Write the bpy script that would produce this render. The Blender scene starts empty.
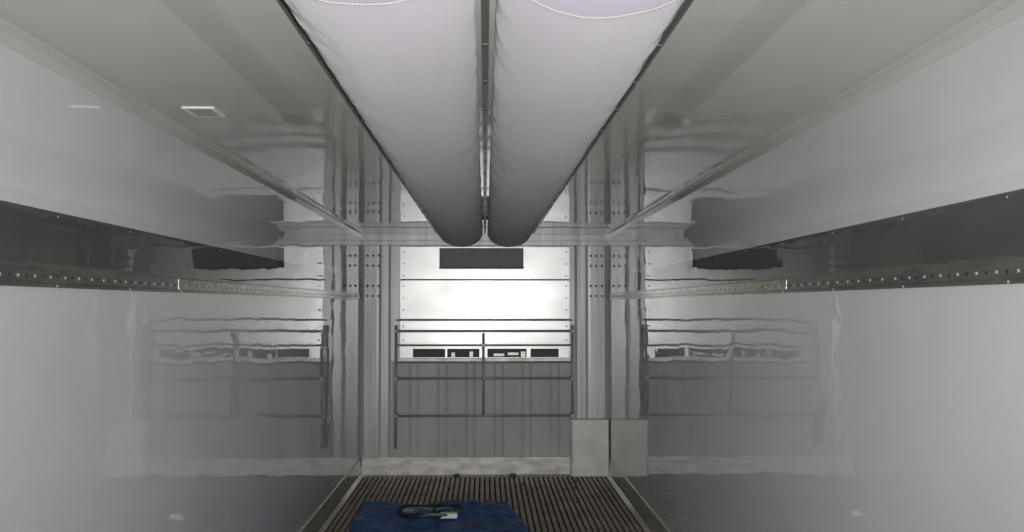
import bpy, bmesh, math, random
from mathutils import Vector, Matrix, noise
random.seed(4)
scene = bpy.context.scene
try:
    scene.view_settings.view_transform = 'Standard'
    scene.view_settings.look = 'None'
except Exception: pass

HW = 1.25; H = 2.43; YB = 10.2; YR = -2.6; CZ = 1.71

# ---------------------------------------------------------------- materials
def mat(name, color, rough=0.5, metal=0.0, spec=0.5, coat=0.0, bump=None, col2=None, cscale=None,
        rough2=None, rscale=None, ior=1.5, sheen=0.0):
    m = bpy.data.materials.new(name); m.use_nodes = True
    nt = m.node_tree; N = nt.nodes; L = nt.links
    b = N['Principled BSDF']
    b.inputs['Base Color'].default_value = (*color, 1)
    b.inputs['Roughness'].default_value = rough
    b.inputs['Metallic'].default_value = metal
    b.inputs['IOR'].default_value = ior
    b.inputs['Specular IOR Level'].default_value = spec
    b.inputs['Coat Weight'].default_value = coat
    b.inputs['Sheen Weight'].default_value = sheen
    tc = N.new('ShaderNodeTexCoord')
    def nz(scale, detail=3):
        mp = N.new('ShaderNodeMapping'); mp.inputs['Scale'].default_value = scale
        L.new(tc.outputs['Object'], mp.inputs['Vector'])
        n = N.new('ShaderNodeTexNoise'); n.inputs['Scale'].default_value = 1.0
        n.inputs['Detail'].default_value = detail
        L.new(mp.outputs['Vector'], n.inputs['Vector']); return n
    if col2:
        n = nz(cscale, 5)
        r = N.new('ShaderNodeValToRGB')
        r.color_ramp.elements[0].position = .35; r.color_ramp.elements[1].position = .68
        r.color_ramp.elements[0].color = (*color, 1); r.color_ramp.elements[1].color = (*col2, 1)
        L.new(n.outputs['Fac'], r.inputs['Fac']); L.new(r.outputs['Color'], b.inputs['Base Color'])
    if rough2 is not None:
        n = nz(rscale, 4)
        mr = N.new('ShaderNodeMapRange'); mr.inputs['From Min'].default_value = .3; mr.inputs['From Max'].default_value = .7
        mr.inputs['To Min'].default_value = rough; mr.inputs['To Max'].default_value = rough2
        L.new(n.outputs['Fac'], mr.inputs['Value']); L.new(mr.outputs['Result'], b.inputs['Roughness'])
    if bump:
        prev = None
        for (scale, dist) in bump:
            n = nz(scale, 1)
            bp = N.new('ShaderNodeBump'); bp.inputs['Strength'].default_value = 1.0
            bp.inputs['Distance'].default_value = dist
            L.new(n.outputs['Fac'], bp.inputs['Height'])
            if prev: L.new(prev.outputs['Normal'], bp.inputs['Normal'])
            prev = bp
        L.new(prev.outputs['Normal'], b.inputs['Normal'])
    return m

WB = [((1, 1.3, 2.5), .0030), ((2, 4.5, 7), .0010)]
M_wall = mat('wall_frp', (.66, .68, .685), .008, ior=2.2, bump=WB,
             col2=(.61, .63, .635), cscale=(1, .8, 1.5), rough2=.022, rscale=(2, 1.2, 3))
M_ceil = mat('ceiling_frp', (.60, .59, .565), .02, ior=1.9, bump=[((2.5, 1.0, 1), .003)],
             col2=(.52, .51, .49), cscale=(1.2, .5, 1), rough2=.05, rscale=(2, 1, 1))
M_band = mat('scuff_band_grey', (.065, .071, .065), .012, ior=2.15, bump=WB, col2=(.09, .095, .087), cscale=(3, 1, 6), rough2=.04, rscale=(2, 1.2, 3))
M_track = mat('track_galvanised', (.085, .085, .08), .15, ior=2.1, col2=(.13, .125, .11), cscale=(5, 4, 30))
M_track2 = mat('track_tan', (.34, .275, .19), .12, ior=2.0, col2=(.17, .145, .105), cscale=(5, 7, 30))
M_chan = mat('hanging_channel', (.12, .12, .11), .3, ior=1.5)
M_alu = mat('aluminium_sheet', (.50, .50, .49), .32, metal=1.0, bump=[((1.0, 1, .6), .0008)],
            col2=(.45, .45, .44), cscale=(1.5, 3, 5), rough2=.36, rscale=(3, 4, 4))
M_alud = mat('aluminium_post', (.64, .645, .63), .32, metal=.2, col2=(.40, .405, .395), cscale=(14, 3, .5))
M_corr = mat('corrugated_grey', (.60, .605, .59), .45, metal=.0, col2=(.50, .505, .495), cscale=(3, 2, 1.2))
M_kick = mat('kick_plate_aluminium', (.92, .91, .88), .35, metal=.3, col2=(.58, .57, .54), cscale=(6, 5, 14), rough2=.5, rscale=(6, 6, 12))
M_base = mat('base_plate_grey', (.42, .405, .38), .12, ior=1.8, col2=(.30, .285, .26), cscale=(6, 2, 20))
M_floor = mat('floor_extrusion', (.54, .45, .36), .5, metal=.15, col2=(.34, .28, .22), cscale=(4, 2.5, 2))
M_gap = mat('floor_gap_dirt', (.12, .095, .075), .9)
M_black = mat('black_plastic', (.02, .021, .022), .5)
M_hole = mat('dark_hole', (.09, .092, .09), .5)
M_dark = mat('evaporator_dark', (.13, .132, .135), .45)
M_fabric = mat('duct_fabric', (.385, .36, .42), .85, spec=.2, bump=[((9, 1.2, 9), .018), ((40, 12, 40), .003)],
               col2=(.345, .322, .378), cscale=(4, .8, 4), sheen=.25)
M_cap = mat('duct_mouth_shade', (.24, .225, .26), .9, spec=.1)  # fabric tone darkened to paint in the shade inside the open duct mouth
M_hem = mat('duct_hem_pale', (.26, .25, .26), .85)
M_rod = mat('gate_rod_steel', (.34, .40, .375), .35, metal=.15)
M_bolt = mat('bolt_zinc', (.6, .59, .56), .35, metal=.4)
M_white = mat('white_plastic', (.85, .85, .82), .4)
M_tarp = mat('blue_tarp', (.025, .07, .20), .45, bump=[((12, 12, 12), .012)], col2=(.045, .12, .30), cscale=(5, 7, 5))
M_teal = mat('strap_webbing', (.10, .20, .20), .6)
M_cove = mat('cove_trim_grey', (.60, .595, .575), .04, ior=1.9, bump=[((2, 2, 2), .003)])

# ---------------------------------------------------------------- helpers
def link(o): scene.collection.objects.link(o); return o
def empty(name, loc=(0, 0, 0)):
    e = bpy.data.objects.new(name, None); e.location = loc; e.empty_display_size = .1; return link(e)
def mesh_obj(name, bm, m, parent=None, smooth=False):
    me = bpy.data.meshes.new(name); bm.normal_update(); bm.to_mesh(me); bm.free()
    for x in (m if isinstance(m, (list, tuple)) else [m]): me.materials.append(x)
    if smooth:
        for p in me.polygons: p.use_smooth = True
    o = bpy.data.objects.new(name, me); link(o)
    if parent: o.parent = parent
    return o
def add_box(bm, x0, x1, y0, y1, z0, z1, mi=0, bev=0):
    r = bmesh.ops.create_cube(bm, size=1)
    vs = r['verts']
    for v in vs:
        v.co = Vector(((x0 + x1) / 2 + v.co.x * (x1 - x0), (y0 + y1) / 2 + v.co.y * (y1 - y0), (z0 + z1) / 2 + v.co.z * (z1 - z0)))
    fs = set(f for v in vs for f in v.link_faces)
    for f in fs: f.material_index = mi
    if bev:
        es = list(set(e for v in vs for e in v.link_edges))
        bmesh.ops.bevel(bm, geom=es, offset=bev, segments=2, affect='EDGES', profile=.5, material=mi)
def add_cyl(bm, p0, p1, r, seg=12, mi=0):
    p0 = Vector(p0); p1 = Vector(p1); d = p1 - p0
    q = d.to_track_quat('Z', 'Y').to_matrix().to_4x4()
    res = bmesh.ops.create_cone(bm, cap_ends=True, segments=seg, radius1=r, radius2=r, depth=d.length,
                                matrix=Matrix.Translation((p0 + p1) / 2) @ q)
    for f in set(f for v in res['verts'] for f in v.link_faces): f.material_index = mi
def box(name, x0, x1, y0, y1, z0, z1, m, parent=None, bev=0):
    bm = bmesh.new(); add_box(bm, x0, x1, y0, y1, z0, z1, 0, bev); return mesh_obj(name, bm, m, parent)
def extrude_profile(bm, pts, y0, y1, mi=0, close=True):
    a = [bm.verts.new((x, y0, z)) for x, z in pts]; b = [bm.verts.new((x, y1, z)) for x, z in pts]
    n = len(pts)
    for i in range(n if close else n - 1):
        f = bm.faces.new((a[i], a[(i + 1) % n], b[(i + 1) % n], b[i])); f.material_index = mi
    if close:
        bm.faces.new(a[::-1]).material_index = mi; bm.faces.new(b).material_index = mi

# ---------------------------------------------------------------- shell
box('wall_left', -HW - .08, -HW, YR, YB + .1, -.05, H + .05, M_wall)
box('wall_right', HW, HW + .08, YR, YB + .1, -.05, H + .05, M_wall)
box('wall_front', -HW, HW, YB, YB + .1, -.05, H + .05, M_alud)
box('ceiling', -HW, HW, YR, YB, H, H + .08, M_ceil)

# floor : longitudinal T extrusions
bm = bmesh.new()
add_box(bm, -HW, HW, YR, YB, -.07, -.03, 1)
n = 52; w = 2 * HW / n
for i in range(n):
    x = -HW + i * w
    pts = [(x + w * .4, -.03), (x + w * .6, -.03), (x + w * .6, -.006), (x + w * .84, -.004), (x + w * .84, 0), (x + w * .16, 0), (x + w * .16, -.004), (x + w * .4, -.006)]
    extrude_profile(bm, pts, YR, YB)
bmesh.ops.recalc_face_normals(bm, faces=bm.faces)
mesh_obj('floor', bm, [M_floor, M_gap])

# cove trims and kick plates
for s, nm in ((-1, 'left'), (1, 'right')):
    bm = bmesh.new()
    pts = [(s * HW, H), (s * (HW - .035), H), (s * (HW - .035), H - .004), (s * (HW - .012), H - .014), (s * (HW - .004), H - .045), (s * HW, H - .045)]
    extrude_profile(bm, pts, YR, YB); bmesh.ops.recalc_face_normals(bm, faces=bm.faces)
    mesh_obj('trim_cove_' + nm, bm, M_cove)
    bm = bmesh.new()
    pts = [(s * HW, 0), (s * (HW - .04), 0), (s * (HW - .012), .03), (s * (HW - .006), .17), (s * (HW - .009), .178), (s * HW, .182)]
    extrude_profile(bm, pts, YR, YB); bmesh.ops.recalc_face_normals(bm, faces=bm.faces)
    mesh_obj('baseboard_' + nm, bm, M_base)

# ---------------------------------------------------------------- scuff band + cargo track
for s, nm in ((-1, 'left'), (1, 'right')):
    e = empty('cargo_track')
    zb0, zb1 = CZ + .118, CZ + .27
    zr0, zr1 = CZ + .05, CZ + .118
    def sx(a, b):
        x0, x1 = s * (HW - a), s * (HW - b); return (min(x0, x1), max(x0, x1))
    a, b = sx(0, .002); box('scuff_band', a, b, YR, YB, zb0, zb1, M_band, e)
    pts = [(s * HW, zr0), (s * (HW - .003), zr0), (s * (HW - .003), zr0 + .010), (s * (HW - .005), zr0 + .013),
           (s * (HW - .005), zr1 - .011), (s * (HW - .003), zr1 - .008), (s * (HW - .003), zr1), (s * HW, zr1)]
    bm = bmesh.new()
    extrude_profile(bm, pts, YR, YB); bmesh.ops.recalc_face_normals(bm, faces=bm.faces)
    mesh_obj('rail', bm, M_track, e)
    # tan strip laid over the forward part of the rail
    a, b = sx(.0045, .0058); box('tan_strip', a, b, 4.1, YB - .07, zr0 + .014, zr1 - .014, M_track2, e)
    bm = bmesh.new(); y = YR + .1; k = 0
    while y < YB - .03:
        add_cyl(bm, (s * (HW - .004), y, zr0 + .030), (s * (HW - .0070), y, zr0 + .030), .0045, 8, 0 if k % 2 else 1)
        y += .05; k += 1
    mesh_obj('slots_and_rivets', bm, [M_black, M_bolt], e)
    bm = bmesh.new(); y = YR + .15
    while y < YB - .03:
        add_cyl(bm, (s * (HW - .001), y, zb1 - .012), (s * (HW - .003), y, zb1 - .012), .003, 8); y += .6
        add_cyl(bm, (s * (HW - .002), y, zr0 + .005), (s * (HW - .0045), y, zr0 + .005), .004, 8)
    mesh_obj('rivets', bm, M_bolt, e)

# ---------------------------------------------------------------- fabric ducts
def duct(cx, y0, y1, seed):
    e = empty('fabric_air_duct')
    A, B = .210, .14
    cols = 36
    def pt(th, i, y, k=1.0, off=0):
        c, s_ = math.cos(th), math.sin(th)
        wv = noise.noise(Vector((c * 1.6 + seed, y * .9, s_ * 1.6))) * .016
        wv += noise.noise(Vector((c * 5 + seed, y * 4.5, 7))) * .013 * abs(c)
        wv += noise.noise(Vector((c * 3 + seed, y * 9, 3))) * .014 * abs(c) ** 3
        f = s_ ** .5 if 0 < i < cols else 0
        r = 1 + wv * 3 * f + off
        return (cx - A * c * r * (k * .3 + .7), y, H - .004 - B * s_ ** .85 * r * k if 0 < i < cols else H - .004)
    bm = bmesh.new(); rows = 260; grid = []
    for j in range(rows + 1):
        y = y0 + (y1 - y0) * j / rows
        de = (y1 - y) / .10; k = 1.0
        if de < 1: k = math.sqrt(max(0.0, 1 - (1 - de) ** 2)) * .35 + .65
        grid.append([bm.verts.new(pt(math.pi * i / cols, i, y, k)) for i in range(cols + 1)])
    for j in range(rows):
        for i in range(cols):
            bm.faces.new((grid[j][i], grid[j][i + 1], grid[j + 1][i + 1], grid[j + 1][i]))
    bm.faces.new(grid[-1])
    bmesh.ops.recalc_face_normals(bm, faces=bm.faces)
    mesh_obj('sock', bm, M_fabric, e, True)
    bm = bmesh.new()
    rws = [[bm.verts.new(pt(math.pi * i / cols, i, y, 1, .012)) for i in range(cols + 1)] for y in (y0 - .010, y0 + .010)]
    for i in range(cols): bm.faces.new((rws[0][i], rws[0][i + 1], rws[1][i + 1], rws[1][i]))
    bmesh.ops.recalc_face_normals(bm, faces=bm.faces)
    mesh_obj('hem', bm, M_fabric, e, True)
    bm = bmesh.new(); pr = None; n2 = 90
    for i in range(3, n2 - 2):
        p = pt(math.pi * i / n2, 1, y0 - .010, 1, .010)
        if pr: add_cyl(bm, pr, p, .0022, 8)
        pr = p
    mesh_obj('rim_piping', bm, M_hem, e, True)
    bm = bmesh.new()
    rr = [bm.verts.new(pt(math.pi * i / cols, i, y0 - .008, 1, .008)) for i in range(cols + 1)]
    r2 = [bm.verts.new((cx + (v.co.x - cx) * .96, y0 + .05, H - .004 - (H - .004 - v.co.z) * .96)) for v in rr]
    for i in range(cols): bm.faces.new((rr[i], rr[i + 1], r2[i + 1], r2[i]))
    bm.faces.new(r2); mesh_obj('end_cap', bm, M_cap, e, True)
duct(-.235, 1.91, 9.93, 3.3)
duct(.235, 1.98, 9.93, 11.7)

for x, wd in ((-.475, .013), (0, .010), (.475, .013)):
    bm = bmesh.new()
    pts = [(x - wd, H), (x - wd, H - .008), (x - wd * .3, H - .008), (x - wd * .3, H - .004), (x + wd * .3, H - .004), (x + wd * .3, H - .008), (x + wd, H - .008), (x + wd, H)]
    extrude_profile(bm, pts, .6, 9.95); bmesh.ops.recalc_face_normals(bm, faces=bm.faces)
    e = empty('duct_hanging_track'); mesh_obj('channel', bm, M_chan, e)
    bm = bmesh.new(); y = .9
    while y < 9.8:
        add_box(bm, x - wd * .6, x + wd * .6, y, y + .04, H - .011, H - .0075, 0); y += .45
    mesh_obj('clips', bm, M_hole, e)

# ---------------------------------------------------------------- bulkhead
def X(px, d=YB): return (px - 485.5) * d / 1000
def Z(py, d=YB): return CZ - (py - 305) * d / 1000

b = empty('bulkhead')
P0, P1 = X(401), X(570)
for i, (t, bt) in enumerate(((247, 279.3), (280.4, 319), (320, 346))):
    box('sheet_%d' % (i + 1), P0, P1, YB - .03, YB, Z(bt), Z(t), M_alu, b, .002)
box('sheet_seam_backing', P0, P1, YB - .012, YB - .001, Z(346), Z(247), M_hole, b)
bm = bmesh.new()
for py in (252, 264, 276, 286, 298, 310, 326, 340):
    for px in (404.5, 566.5):
        add_cyl(bm, (X(px), YB - .029, Z(py)), (X(px), YB - .037, Z(py)), .008, 8)
mesh_obj('bolts', bm, M_hole, b)
box('vent_recess', P0, P1, YB - .014, YB, Z(358), Z(346), M_alu, b)
bm = bmesh.new()
for a, c in ((414, 446), (448, 480), (488, 527), (531, 559)):
    add_box(bm, X(a), X(c), YB - .018, YB - .012, Z(357), Z(348.5))
mesh_obj('vent_openings', bm, M_black, b)
bm = bmesh.new()
for a, c, t, bt in ((494, 505, 353, 356), (508, 519, 352, 355), (521, 526, 351, 357), (452, 456, 352, 357), (470, 474, 351, 357)):
    add_box(bm, X(a), X(c), YB - .03, YB - .016, Z(bt), Z(t), 0, .003)
mesh_obj('vent_brackets', bm, M_bolt, b)
box('vent_sill', P0 - .01, P1 + .01, YB - .05, YB, Z(361), Z(357.5), M_kick, b, .003)
bm = bmesh.new()
x = X(393); prof = []; pitch = .285
xe = X(571)
prof.append((x, YB))
while x < xe - .02:
    prof += [(x, YB - .014), (min(x + pitch * .60, xe), YB - .014), (min(x + pitch * .72, xe), YB - .024), (min(x + pitch * .88, xe), YB - .024)]
    x += pitch
prof += [(xe, YB - .014), (xe, YB)]
z0, z1 = Z(455), Z(361)
va = [bm.verts.new((p[0], p[1], z0)) for p in prof]; vb = [bm.verts.new((p[0], p[1], z1)) for p in prof]
for i in range(len(prof) - 1):
    if (Vector(prof[i]) - Vector(prof[i + 1])).length > 1e-5: bm.faces.new((va[i], va[i + 1], vb[i + 1], vb[i]))
bmesh.ops.recalc_face_normals(bm, faces=bm.faces)
mesh_obj('corrugated_panel', bm, M_corr, b)
box('bottom_kick_plate', X(364), X(571), YB - .05, YB, 0.0, Z(455), M_kick, b, .004)
def post(name, xa, xb):
    bm = bmesh.new(); wdt = xb - xa
    prof = [(0, 0), (0, .042), (.10, .05), (.52, .05), (.60, .046), (.68, .05), (.93, .05), (1, .042), (1, 0)]
    a = [bm.verts.new((xa + u * wdt, YB - v, Z(455))) for u, v in prof]
    c = [bm.verts.new((xa + u * wdt, YB - v, Z(246))) for u, v in prof]
    for i in range(len(prof) - 1): bm.faces.new((a[i], a[i + 1], c[i + 1], c[i]))
    bm.faces.new(c)
    bmesh.ops.recalc_face_normals(bm, faces=bm.faces)
    return mesh_obj(name, bm, M_alud, b)
post('post_left', X(363), X(392)); post('post_right', X(608), X(575))
box('filler_left', X(392), P0, YB - .026, YB, Z(360), Z(246), M_alud, b)
bm = bmesh.new()
for cx in (369, 374.5, 380):
    for r in range(5):
        if r == 2: continue
        for mx in (cx, 971 - cx):
            add_cyl(bm, (X(mx), YB - .03, Z(256 + r * 10)), (X(mx), YB - .053, Z(256 + r * 10)), .013, 10)
mesh_obj('post_vent_holes', bm, M_hole, b)
box('header_beam', -HW, HW, YB - .07, YB, Z(246), Z(241), M_alud, b, .004)
box('header_fascia', -HW, HW, YB - .04, YB, Z(241), H - .001, M_alud, b)

# evaporator outlet
e = empty('evaporator_outlet')
bm = bmesh.new(); d = 9.9
add_box(bm, X(440, d), X(524, d), d, YB - .03, Z(268, d), Z(248, d), 0, .006)
add_box(bm, X(440, d) - .004, X(524, d) + .004, d - .005, d + .02, Z(268.5, d), Z(266.8, d), 1, .002)
for k in range(4):
    add_box(bm, X(446 + k * 19, d), X(462 + k * 19, d), d - .003, d + .01, Z(264, d), Z(252, d), 0)
mesh_obj('housing', bm, [M_dark, M_hole], e)

# gate of horizontal rods
g = empty('load_restraint_gate'); d = 10.02
bm = bmesh.new()
xl, xr, xm = X(397, d), X(573, d), X(484, d)
for py, r in ((320, .008), (331, .012), (345, .009), (362, .010), (378, .012), (415, .012)):
    add_cyl(bm, (xl, d, Z(py, d)), (xr, d, Z(py, d)), r, 12)
add_cyl(bm, (xl, d, Z(447, d)), (xl, d, Z(325, d)), .014)
add_cyl(bm, (xr, d, Z(416, d)), (xr, d, Z(325, d)), .014)
add_cyl(bm, (xm, d, Z(416, d)), (xm, d, Z(333, d)), .013)
mesh_obj('rods', bm, M_rod, g, True)
bm = bmesh.new()
for px in (397, 573):
    for py in (331, 378, 415):
        add_box(bm, X(px, d) - .018, X(px, d) + .018, d - .018, YB - .045, Z(py, d) - .015, Z(py, d) + .015, 0, .004)
add_box(bm, xm - .02, xm + .02, d - .016, d + .016, Z(345, d) - .016, Z(345, d) + .016, 0, .004)
mesh_obj('brackets', bm, M_rod, g)

# corner box
c = empty('corner_cover_box'); bm = bmesh.new()
x0, x1 = X(571, 10.05), HW - .014
a = [(x0, YB - .05), (x0, YB - .15), (x0 + .02, YB - .17), (x1, YB - .17), (x1, YB - .05)]
top = Z(420, 10.05)
vb = [bm.verts.new((p[0], p[1], 0.001)) for p in a]; vt = [bm.verts.new((p[0], p[1], top)) for p in a]
for i in range(5): bm.faces.new((vb[i], vb[(i + 1) % 5], vt[(i + 1) % 5], vt[i]))
bm.faces.new(vt); bm.faces.new(vb[::-1]); bmesh.ops.recalc_face_normals(bm, faces=bm.faces)
add_box(bm, x0 - .004, x1, YB - .176, YB - .05, top - .002, top + .01, 0, .002)
mesh_obj('shell', bm, mat('cover_aluminium', (.94, .93, .89), .38, metal=.1, col2=(.76, .75, .71), cscale=(5, 4, 4)), c)
bm = bmesh.new()
for zz in (.06, .27, .48):
    for xx in (x0 + .04, x1 - .05): add_cyl(bm, (xx, YB - .169, zz), (xx, YB - .176, zz), .008, 8)
mesh_obj('screws', bm, M_bolt, c)

# ceiling vent
def plate(px, py, wpx, lpx, name):
    d = (H - CZ) * 1000 / (305 - py); x = (px - 485.5) * d / 1000
    w = wpx * d / 1000; l = lpx * d / (305 - py)
    e = empty(name, (x, d, H)); bm = bmesh.new()
    add_box(bm, -w / 2, w / 2, -l / 2, l / 2, -.005, 0, 0, .002)
    for k in range(5):
        add_box(bm, -w / 2 + .018, w / 2 - .018, -l / 2 + .02 + k * (l - .04) / 5, -l / 2 + .02 + (k + .5) * (l - .04) / 5, -.0058, -.004, 1)
    mesh_obj('grille', bm, [M_white, M_chan], e)
plate(205, 112, 32, 9, 'ceiling_vent')

# ---------------------------------------------------------------- blue tarp on the floor
e = empty('folded_blue_tarp')
bm = bmesh.new(); nx, ny = 110, 80; grid = []
for j in range(ny + 1):
    v = j / ny; row = []
    for i in range(nx + 1):
        u = i / nx
        x = -1.00 + 1.23 * u + .04 * noise.noise(Vector((v * 3, u, 1))) + (1 - v) * (.14 * u + .02)
        y = 6.75 + 1.33 * v + .03 * noise.noise(Vector((u * 3, 4, v)))
        eu = min(u, 1 - u) / .04; ev = min(v, 1 - v) / .04
        ed = min(1, eu) * min(1, ev); ed = ed ** .5 if ed > 0 else 0
        h = .135 + .05 * noise.noise(Vector((u * 4, v * 4, 0))) + .04 * abs(noise.noise(Vector((u * 9, v * 7, 3))))
        if abs(v - .62) < .03: h -= .025
        if abs(u - .5) < .012: h -= .015
        row.append(bm.verts.new((x, y, .002 + h * ed)))
    grid.append(row)
for j in range(ny):
    for i in range(nx): bm.faces.new((grid[j][i], grid[j][i + 1], grid[j + 1][i + 1], grid[j + 1][i]))
mesh_obj('sheet', bm, M_tarp, e, True)
bm = bmesh.new()
def coil(bm, cx, cy, z, rx, ry, r, mi, a0=0, a1=6.28, n=22):
    pr = None
    for k in range(n + 1):
        a = a0 + (a1 - a0) * k / n
        p = (cx + rx * math.cos(a), cy + ry * math.sin(a), z + .01 * math.sin(3 * a))
        if pr: add_cyl(bm, pr, p, r, 6, mi)
        pr = p
coil(bm, -.44, 7.55, .170, .20, .20, .016, 0)
coil(bm, -.38, 7.48, .182, .14, .14, .010, 1)
coil(bm, -.28, 7.60, .175, .10, .15, .012, 0, 0, 4.5)
add_box(bm, -.33, -.20, 7.38, 7.46, .15, .185, 2, .006)
add_box(bm, -.62, -.50, 7.62, 7.70, .145, .18, 1, .005)
mesh_obj('tie_down_strap', bm, [M_black, M_teal, M_white], e)

# floor debris
bm = bmesh.new()
for k in range(14):
    x = random.uniform(-.7, 1.0); y = random.uniform(8.6, 10.0); r = random.uniform(.006, .018)
    if k == 0: x, y, r = -.28, 10.05, .035
    if k == 1: x, y, r = .28, 10.05, .035
    res = bmesh.ops.create_icosphere(bm, subdivisions=2, radius=r)
    for v in res['verts']:
        v.co *= 1 + .4 * noise.noise(v.co * 60 + Vector((k, 0, 0)))
        v.co.z = max(0, v.co.z * .6 + r * .3); v.co += Vector((x, y, .001))
mesh_obj('floor_debris', bm, M_hole)

# ---------------------------------------------------------------- light
w = bpy.data.worlds.new('World'); scene.world = w; w.use_nodes = True
bg = w.node_tree.nodes['Background']
bg.inputs['Color'].default_value = (.93, .965, 1.0, 1); bg.inputs['Strength'].default_value = 1.6
pl = bpy.data.lights.new('rear_door_portal', 'AREA'); pl.shape = 'RECTANGLE'; pl.size = 2.5; pl.size_y = 2.43
po = link(bpy.data.objects.new('rear_door_portal', pl)); po.location = (0, YR, H / 2); po.rotation_euler = (math.radians(90), 0, 0)
try: pl.cycles.is_portal = True
except Exception as ex: print(ex)
# on-camera flash: forward beam with soft fall-off
fl = bpy.data.lights.new('camera_flash', 'SPOT'); fl.energy = 500; fl.shadow_soft_size = .03; fl.color = (1, .985, .97)
fl.spot_size = math.radians(88); fl.spot_blend = 1.0
fo = link(bpy.data.objects.new('camera_flash', fl)); fo.location = (.04, -.02, CZ + .06)
fo.rotation_euler = (math.radians(90), 0, 0)

# ---------------------------------------------------------------- camera
cam = bpy.data.cameras.new('camera'); cam.sensor_width = 36; cam.lens = 1000 / 1024 * 36; cam.clip_start = .02
co = link(bpy.data.objects.new('camera', cam)); co.location = (0, 0, CZ)
co.rotation_euler = (math.radians(90) + math.atan(39 / 1000), 0, -math.atan(27 / 1000))
scene.camera = co
